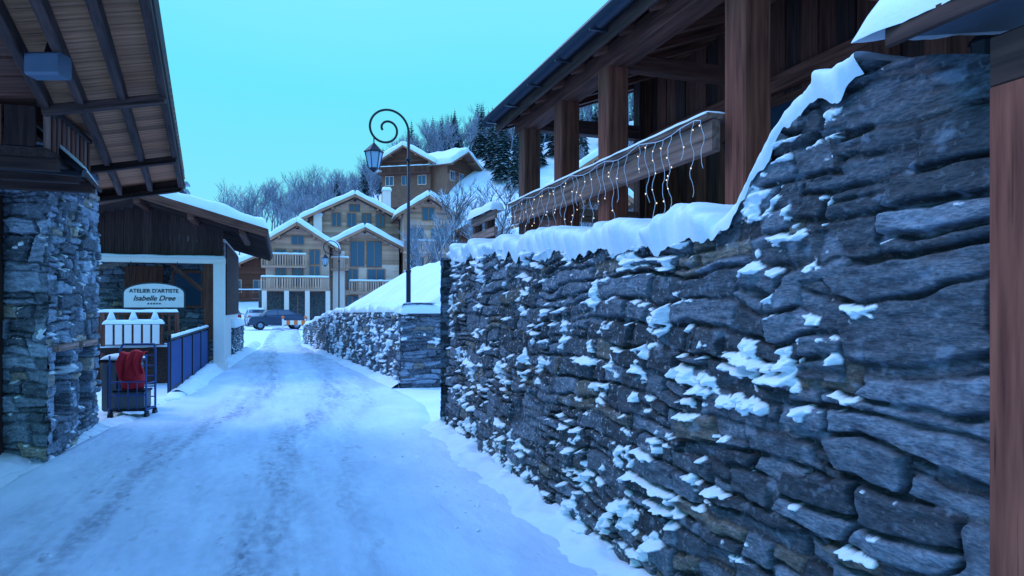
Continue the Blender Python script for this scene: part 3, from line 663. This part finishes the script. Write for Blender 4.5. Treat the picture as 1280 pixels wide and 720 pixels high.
def win(e,x,z,w,h,y,mull=1,frame=None):
    frame=frame or W_TRIM
    bx('window_frame',x-w/2-.1,x+w/2+.1,y-.08,y+.0,z-.1,z+h+.1,frame,e); bx('pane',x-w/2,x+w/2,y-.105,y-.082,z,z+h,M_BG,e)
    for k in range(mull):
        xx=x-w/2+w*(k+1)/(mull+1); bx('mullion',xx-.04,xx+.04,y-.14,y-.107,z,z+h,frame,e)
def balcony(e,x0,x1,y,z,d=1.3,mat=None):
    mat=mat or W_TAN2
    bx('balcony_floor',x0,x1,y-d,y-.01,z-.2,z,mat,e); bx('balcony_top',x0,x1,y-d,y-d+.08,z+.95,z+1.05,mat,e)
    n=int((x1-x0)/.22)
    for k in range(n+1): xx=x0+.05+(x1-x0-.1)*k/n; bx('slat',xx-.06,xx+.06,y-d+.02,y-d+.06,z+.02,z+.95,mat,e,.002)
    snow_sheet('balcony_snow',[(x0,y-d-.05,z+1.05),(x1,y-d-.05,z+1.05),(x1,y-d+.15,z+1.05),(x0,y-d+.15,z+1.05)],.14,SNOW,e,20,6,3,.06,.01)
c1=empty('apartment_chalet',(-14.6,66,.45),math.radians(14))
SNW=.5
gable(c1,-8.6,-3.0,-2,6,0,6.9,8.7,W_TAN,ov=1.0,snow=SNW,clad=W_TAN2)
gable(c1,-3.0,3.6,.2,9,0,7.0,8.7,W_TAN,ov=.8,snow=SNW,clad=W_TAN2)
gable(c1,-5.0,3.9,4,14,6,10.2,12.4,W_TAN,ov=1.1,snow=SNW,clad=W_TAN2)
gable(c1,4.0,8.8,-.5,9,0,10.4,11.9,W_TAN,ov=.9,snow=SNW,clad=W_TAN2)
for x in (-7.3,-5.8,-4.3):
    for z in (3.3,5.2): win(c1,x,z,.8,1.7 if z<4 else 1.3,-2)
win(c1,-5.8,.6,3.6,1.7,-2,3); win(c1,-5.8,7.0,1.0,.8,-2,1)
balcony(c1,-8.9,-3.0,-2,2.9,1.2); balcony(c1,-8.9,-5.0,-2,5.0,.8)
for z in (.4,3.0): win(c1,-.9,z,1.0,1.9,.2,1); win(c1,1.4,z,1.6,1.9,.2,1)
win(c1,-.4,5.2,1.3,2.4,.2,1); win(c1,1.2,5.2,1.3,2.4,.2,1); balcony(c1,-1.2,3.6,.2,2.7,1.1); balcony(c1,-2.9,-1.2,.2,4.9,1.3)
bx('stair_tower',-2.7,-1.6,-.6,.18,0,6.6,M_REND,c1)
for x in (-2.4,-.9,.6,2.0): win(c1,x,9.5,.8,1.3,4)
win(c1,-.6,11.1,.9,.6,4,1)
for x in (5.2,7.4):
    for z in (1.2,4.1,7.1): win(c1,x,z,1.3,1.9,-.5,1)
win(c1,6.4,9.8,1.1,1.2,-.5,1)
balcony(c1,3.9,9.1,-.5,6.6,1.3,W_TAN2); balcony(c1,3.9,9.1,-.5,3.6,1.3,W_TAN2); balcony(c1,3.9,9.1,-.5,.9,1.3,W_TAN2)
for x in (4.05,8.75): bx('balcony_post',x-.12,x+.12,-1.8,-1.6,0,10,W_TRIM,c1)
for x in (-8.6,-6.7,-4.9,-3.1): bx('ground_column',x-.2,x+.2,-3.2,-2.8,0,2.7,M_REND,c1)
bx('plinth',-9.2,-2.9,-2.12,-2.02,0,2.6,RSTONE,c1)
for (x,z) in ((-4.2,9.2),(2.6,12.0),(6.9,11.6)): bx('chimney_stack',x-.4,x+.4,3,3.8,z-1,z+1.2,M_REND,c1); snow_sheet('chimney_snow',[(x-.5,2.9,z+1.2),(x+.5,2.9,z+1.2),(x+.5,3.9,z+1.2),(x-.5,3.9,z+1.2)],.3,SNOW,c1,12,12,2,.2,.03)
def simple_chalet(name,x,y,z,yaw,w,d,ze,za,wall,snow=.5,nw=3):
    e=empty(name,(x,y,z),yaw); gable(e,-w/2,w/2,0,d,-3,ze,za,wall,ov=1.1,snow=snow,clad=W_BRN)
    for k in range(nw):
        xx=-w/2+w*(k+.5)/nw
        for zz in np.arange(.6,ze-1.3,2.6): win(e,xx,zz,w/nw*.45,1.4,0,1,W_TAN)
    if ze>4: balcony(e,-w/2-.2,w/2+.2,0,2.4,1.2,W_BRN)
    return e
W_MID=m_wood('chalet_brown',(.20,.085,.055),(.42,.19,.13),.6)
simple_chalet('hill_chalet',-17.5,112,21.3,math.radians(-12),8.5,10,4.2,6.6,W_MID,.8)
simple_chalet('hill_chalet',-8.5,114,22.0,math.radians(60),8,13,3.2,5.4,W_MID,.9)
simple_chalet('roadside_chalet',-30.5,82,.3,math.radians(14),8,9,5.5,7.4,W_MID,.6)
simple_chalet('slope_chalet',8.6,64,hz(8.6,64)-.2,math.radians(10),6.2,7,6.5,8.6,W_TAN2,.6)
simple_chalet('slope_chalet',17,80,hz(17,80)-.2,math.radians(-20),9,9,5.0,7.4,W_MID,.6)
simple_chalet('slope_chalet',4.9,40,hz(4.9,40)-.4,math.radians(20),5,6,2.6,4.1,W_MID,.5,2)
simple_chalet('slope_chalet',-4.6,90,hz(-4.6,90)-.3,math.radians(-8),7,7,3.0,4.8,W_MID,.7)
simple_chalet('slope_chalet',-29,104,hz(-29,104)-.3,math.radians(18),7,8,3.2,5.0,W_TAN2,.7)
# ---------------- vegetation
def prism_mesh(name,segs,mat,sides=3):
    vs=[];fs=[]
    for (p,q,r0,r1) in segs:
        d=(q-p)
        if d.length<1e-5: continue
        d.normalize(); a=d.orthogonal().normalized(); b=d.cross(a); i=len(vs)
        for (c,r) in ((p,r0),(q,r1)):
            for k in range(sides):
                t=2*math.pi*k/sides; vs.append(c+a*r*math.cos(t)+b*r*math.sin(t))
        for k in range(sides): fs.append((i+k,i+(k+1)%sides,i+sides+(k+1)%sides,i+sides+k))
    me=bpy.data.meshes.new(name); me.from_pydata([tuple(v) for v in vs],[],fs); me.update(); me.materials.append(mat)
    return me
def bare_tree(seed,H=9,depth=5,nb=3,thin=1.0,tw=.5):
    R=random.Random(seed); segs=[]
    def grow(p,d,l,r,k):
        q=p
        for j in range(2):
            d=(d+Vector((R.uniform(-.18,.18),R.uniform(-.18,.18),R.uniform(-.04,.12)))).normalized()
            q2=q+d*l/2; segs.append((q,q2,r*(1-.2*j),r*(.8-.2*j))); q=q2
            if k<depth:
                m=nb if j else nb-1
                for _ in range(m):
                    ax=Vector((R.uniform(-1,1),R.uniform(-1,1),R.uniform(-.1,.9)))
                    nd=(d*.75+ax*.75).normalized(); grow(q,nd,l*R.uniform(.5,.72),r*tw,k+1)
    grow(Vector((0,0,0)),Vector((0,0,1)),H*.42,H*.018*thin,1)
    return segs
def m_bark(name,c,s):
    m,nt,b=base(name,.85,.15)
    ge=N(nt,'ShaderNodeNewGeometry'); sp=N(nt,'ShaderNodeSeparateXYZ'); nt.links.new(ge.outputs['Normal'],sp.inputs[0])
    f=ramp(nt,sp.outputs[2],[(.0,(0,0,0)),(.4,(s,s,s))])
    nt.links.new(mix(nt,f,c,(.66,.74,.82)),b.inputs['Base Color']); return m
BARK=m_bark('frosty_bark',(.09,.075,.08),.8); BARKF=m_bark('distant_bark',(.14,.16,.21),.7)  # distant bark: frosted blue-grey, with distance haze put into the paler colour
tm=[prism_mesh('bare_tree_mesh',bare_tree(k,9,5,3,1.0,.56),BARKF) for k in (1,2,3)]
def arr(me):
    v=np.empty(len(me.vertices)*3,np.float32); me.vertices.foreach_get('co',v); v=v.reshape(-1,3); f=np.array([p.vertices[:] for p in me.polygons]); return v,f
def merge(name,items,mat):
    V=[];F=[];o=0
    for (v,f,loc,yaw,sc) in items:
        c,s=math.cos(yaw),math.sin(yaw); M=np.array([[c,-s,0],[s,c,0],[0,0,1]]); w=(v*sc)@M.T+np.array(loc); V.append(w);F.append(f+o);o+=len(v)
    V=np.concatenate(V);F=np.concatenate(F); me=bpy.data.meshes.new(name); m=len(F); k=F.shape[1]
    me.vertices.add(len(V)); me.vertices.foreach_set('co',V.reshape(-1).astype(np.float32)); me.loops.add(k*m); me.loops.foreach_set('vertex_index',F.reshape(-1).astype(np.int32))
    me.polygons.add(m); me.polygons.foreach_set('loop_start',np.arange(0,k*m,k,dtype=np.int32)); me.update(calc_edges=True); me.materials.append(mat)
    return link(bpy.data.objects.new(name,me))
T3=[arr(m) for m in tm]
R=random.Random(11); items=[]
for k in range(260):
    y=R.uniform(122,190); x=y*R.uniform(-.44,.42)
    z=hz(x,y)-.3; v,f=R.choice(T3); items.append((v,f,(x,y,z),R.uniform(0,6.28),R.uniform(.75,1.3)))
for k in range(60):
    y=R.uniform(84,112); x=R.uniform(-52,34)
    if -33<x<4 and y>98: continue
    z=hz(x,y)-.3; v,f=R.choice(T3); items.append((v,f,(x,y,z),R.uniform(0,6.28),R.uniform(.5,.9)))
for k in range(70):
    y=R.uniform(26,75); x=R.uniform(-5,12)
    z=hz(x,y)-.2
    if z<2.4: continue
    v,f=R.choice(T3); items.append((v,f,(x,y,z),R.uniform(0,6.28),R.uniform(.12,.42)))
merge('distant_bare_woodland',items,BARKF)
def m_fir():
    m,nt,b=base('snowy_fir',.85,.1)
    f=ramp(nt,noise(nt,1.6,4),[(.54,(0,0,0)),(.68,(.7,.7,.7))])
    g_=ramp(nt,noise(nt,5,3),[(.3,(.015,.032,.035)),(.7,(.045,.08,.08))])
    nt.links.new(mix(nt,f,g_,(.6,.68,.76)),b.inputs['Base Color']); return m
FIR=m_fir()
def fir(seed,H):
    R=random.Random(seed); vs=[];fs=[]
    n=30
    for k in range(n):
        t=k/n; z=H*(.06+.92*t); rad=H*.20*(1-t)**.85+.05
        m=int(14-7*t)
        for j in range(m):
            a=2*math.pi*(j+R.random())/m; l=rad*R.uniform(.65,1.15); dx,dy=math.cos(a),math.sin(a); wd=l*.26
            p0=(dx*.02,dy*.02,z); zt=z-l*.38
            i=len(vs); mx,my=dx*l*.6,dy*l*.6; zm=z-l*.12
            vs+=[p0,(mx-dy*wd,my+dx*wd,zm-.12),(dx*l,dy*l,zt),(mx+dy*wd,my-dx*wd,zm-.12),(mx,my,zm)]
            fs+=[(i,i+1,i+4),(i+1,i+2,i+4),(i+2,i+3,i+4),(i+3,i,i+4)]
    i=len(vs)
    for (z,r) in ((-.5,H*.02),(H,.01)):
        for q in range(4): a=q*math.pi/2; vs.append((r*math.cos(a),r*math.sin(a),z))
    for q in range(4): a,b=i+q,i+(q+1)%4; fs+=[(a,b,b+4),(a,b+4,a+4)]
    return vs,fs
for k,(x,y,H) in enumerate([(-1.5,112,12.5),(-5.5,124,10),(.6,108,10),(4,118,12),(8,122,13),(12,116,10),(-27,124,10),(-33,128,9),(18,124,13),(-3.4,118,11),(2.0,115,11)]):
    v,f=fir(k,H); o=mesh('pine_tree',v,f,FIR); o.location=(x,y,hz(x,y)-.2)
items=[]
F3=[fir(50+k,9) for k in range(3)]
for k in range(110):
    y=R.uniform(135,200); x=y*R.uniform(-.2,.48)
    v,f=R.choice(F3); items.append((np.array(v),np.array(f),(x,y,hz(x,y)-.3),R.uniform(0,6),R.uniform(.8,1.5)))
merge('distant_fir_woodland',items,FIR)
for (x,y,H,sd) in ((-3.4,44,7.5,21),(-5.6,40,4.5,22),(-.8,34,5.0,23)):
    o=bpy.data.objects.new('bare_tree',prism_mesh('bare_tree',bare_tree(sd,H,5,3,1.2,.55),BARK,4)); o.location=(x,y,hz(x,y)-.2); link(o)
for k,(x,y,w) in enumerate([(-2.6,50,5),(-1.5,54,6),(-1.0,60,7),(1.5,36,4)]):
    e=empty('terrace_wall'); z=hz(x,y)
    beam('stones',(x-w/2,y,z),(x+w/2,y+1,z+.2),.5,1.0,RSTONE,e); snow_sheet('snow',[(x-w/2,y-.35,z+.48),(x+w/2,y+.65,z+.68),(x+w/2,y+1.4,z+.7),(x-w/2,y+.4,z+.5)],.35,SNOW,e,24,10,k+3,.2,.05)
# ---------------- cars
def car(loc,yaw,paint,snow=True):
    e=empty('parked_car',loc,yaw)
    prof=[(-2.0,.35),(-2.02,.75),(-1.85,.95),(-1.15,1.0),(-.75,1.38),(-.2,1.47),(.75,1.45),(1.35,1.15),(1.75,1.0),(2.0,.85),(2.02,.35)]
    vs=[];fs=[];n=len(prof)
    for sgn in (-1,1):
        for (x,z) in prof:
            w=.85 if z<1.02 else .85-.45*(z-1.0)
            vs.append((x,sgn*w,z))
    for i in range(n-1): fs.append((i,i+1,n+i+1,n+i))
    fs.append(tuple(range(n))[::-1]); fs.append(tuple(range(n,2*n))); fs.append((0,n,2*n-1,n-1))
    o=mesh('body',vs,fs,paint,e); md=o.modifiers.new('b','BEVEL'); md.width=.05; md.segments=3
    for sgn in (-1,1):
        q=[(-1.0,1.04),(-.72,1.32),(-.15,1.40),(.68,1.38),(1.15,1.10)]
        v=[(x,sgn*(.862-.45*(z-1.0)+.004),z) for x,z in q]; mesh('side_glass',v,[tuple(range(5))],M_GLASS,e)
        beam('pillar',(-.05,sgn*.86,1.02),(-.05,sgn*.69,1.41),.06,.03,paint,e)
        for x in (-1.25,1.25):
            lathe('tyre',[(.2,-.1),(.31,-.09),(.31,.09),(.2,.1)],(x,sgn*.78,.31),M_IRON,e,18,True,'Y'); lathe('hub',[(.05,-.105),(.19,-.102),(.19,.102),(.05,.105)],(x,sgn*.78,.31),M_ZINC,e,12,True,'Y')
        bx('mirror',-.95,-.8,sgn*.98-.07,sgn*.98+.07,.98,1.1,paint,e)
        bx('headlight',-2.045,-1.95,sgn*.62-.16,sgn*.62+.16,.7,.85,M_WHITE,e); bx('tail_light',1.96,2.04,sgn*.66-.12,sgn*.66+.12,.75,.92,M_RED,e)
    mesh('windscreen',[(-1.13,-.72,1.035),(-1.13,.72,1.035),(-.78,.62,1.37),(-.78,-.62,1.37)],[(0,1,2,3)],M_GLASS,e)
    mesh('rear_window',[(1.33,-.7,1.18),(1.33,.7,1.18),(.82,.6,1.43),(.82,-.6,1.43)],[(0,1,2,3)],M_GLASS,e)
    bx('bumper',-2.08,-1.98,-.8,.8,.32,.5,M_IRON,e); bx('plate',-2.1,-2.085,-.25,.25,.45,.56,M_WHITE,e)
    if snow:
        snow_sheet('roof_snow',[(-.68,-.62,1.42),(.75,-.62,1.46),(.75,.62,1.46),(-.68,.62,1.42)],.14,SNOW,e,16,12)
    return e
PB=m_plain('dark_blue_paint',(.015,.04,.08),.25,.3,.05,3,.6); PW=m_plain('silver_paint',(.4,.45,.5),.3,.4,.05,3,.6)
car((-17.3,50,0.02),math.radians(28),PB,False); car((-22.6,60,0.02),math.radians(-65),PW); car((-26.5,64,0.02),math.radians(-65),PB)
br=empty('road_barrier',(-14.9,46.5,0),.1); M_OR=m_plain('orange_plastic',(.8,.16,.04),.5)
for x in (-.75,.75): bx('leg',x-.05,x+.05,-.05,.05,0,.85,M_WHITE,br); bx('foot',x-.07,x+.07,-.35,.35,0,.08,M_IRON,br)
for k in range(6): bx('stripe_%d'%k,-.75+.25*k,-.5+.25*k,-.075,-.052,.45,.75,M_OR if k%2 else M_WHITE,br)
for x in (-.75,.75): lathe('warning_lamp',[(.03,.85),(.09,.9),(.09,1.02),(.03,1.06)],(x,0,0),M_OR,br,10)
pf=empty('picket_fence')
for k in range(30): bx('picket',-20.6-.22*k,-20.5-.22*k,45+.16*k,45.04+.16*k,0,1.1,W_BRN,pf,.002)
beam('rail',(-20.5,45.05,.8),(-27.1,49.8,.8),.05,.08,W_BRN,pf)
snow_sheet('snow',[(-20.5,44.9,1.1),(-27.1,49.7,1.1),(-27.0,50.0,1.1),(-20.4,45.2,1.1)],.12,SNOW,pf,40,6,3,.08,.01)
# ---------------- sky / light
W=bpy.data.worlds.new('World'); SC.world=W; W.use_nodes=True; nt=W.node_tree; bg=nt.nodes['Background']
SUNEL,SUNAZ=48,-70
sk=N(nt,'ShaderNodeTexSky'); sk.sky_type='NISHITA'; sk.sun_disc=False; sk.sun_elevation=math.radians(SUNEL); sk.sun_rotation=math.radians(SUNAZ)
tc=N(nt,'ShaderNodeTexCoord'); sp=N(nt,'ShaderNodeSeparateXYZ'); nt.links.new(tc.outputs['Generated'],sp.inputs[0])
cl=N(nt,'ShaderNodeTexNoise'); cl.inputs['Scale'].default_value=2.2; cl.inputs['Detail'].default_value=4; nt.links.new(tc.outputs['Generated'],cl.inputs['Vector'])
ad=N(nt,'ShaderNodeMath',operation='MULTIPLY_ADD'); nt.links.new(cl.outputs['Fac'],ad.inputs[0]); ad.inputs[1].default_value=.10; nt.links.new(sp.outputs[2],ad.inputs[2])
rc=ramp(nt,ad.outputs[0],[(.0,(.10,.25,.345)),(.12,(.085,.27,.345)),(.35,(.052,.275,.335)),(.55,(.09,.30,.47)),(.72,(.17,.42,1.0))])
vm=N(nt,'ShaderNodeVectorMath',operation='SCALE'); nt.links.new(rc,vm.inputs[0]); vm.inputs[3].default_value=30.0
mx=mix(nt,.96,sk.outputs[0],vm.outputs[0]); nt.links.new(mx,bg.inputs['Color']); bg.inputs['Strength'].default_value=.1
sd=bpy.data.lights.new('sun','SUN'); sd.energy=1.3; sd.angle=math.radians(20); sd.color=(.72,.72,1.0)
so=bpy.data.objects.new('sun',sd); link(so)
az=math.radians(SUNAZ); el=math.radians(SUNEL); dv=Vector((math.sin(az)*math.cos(el),math.cos(az)*math.cos(el),math.sin(el)))
so.rotation_euler=dv.to_track_quat('Z','Y').to_euler()
cam=bpy.data.cameras.new('camera'); cam.sensor_width=36; cam.lens=23.9; cam.shift_y=.0195; cam.clip_start=.05; cam.clip_end=5000
co=bpy.data.objects.new('camera',cam); co.location=(0,0,1.6); co.rotation_euler=(math.radians(90),0,0); link(co); SC.camera=co
SC.view_settings.view_transform='Standard'; SC.view_settings.look='None'; SC.view_settings.exposure=0
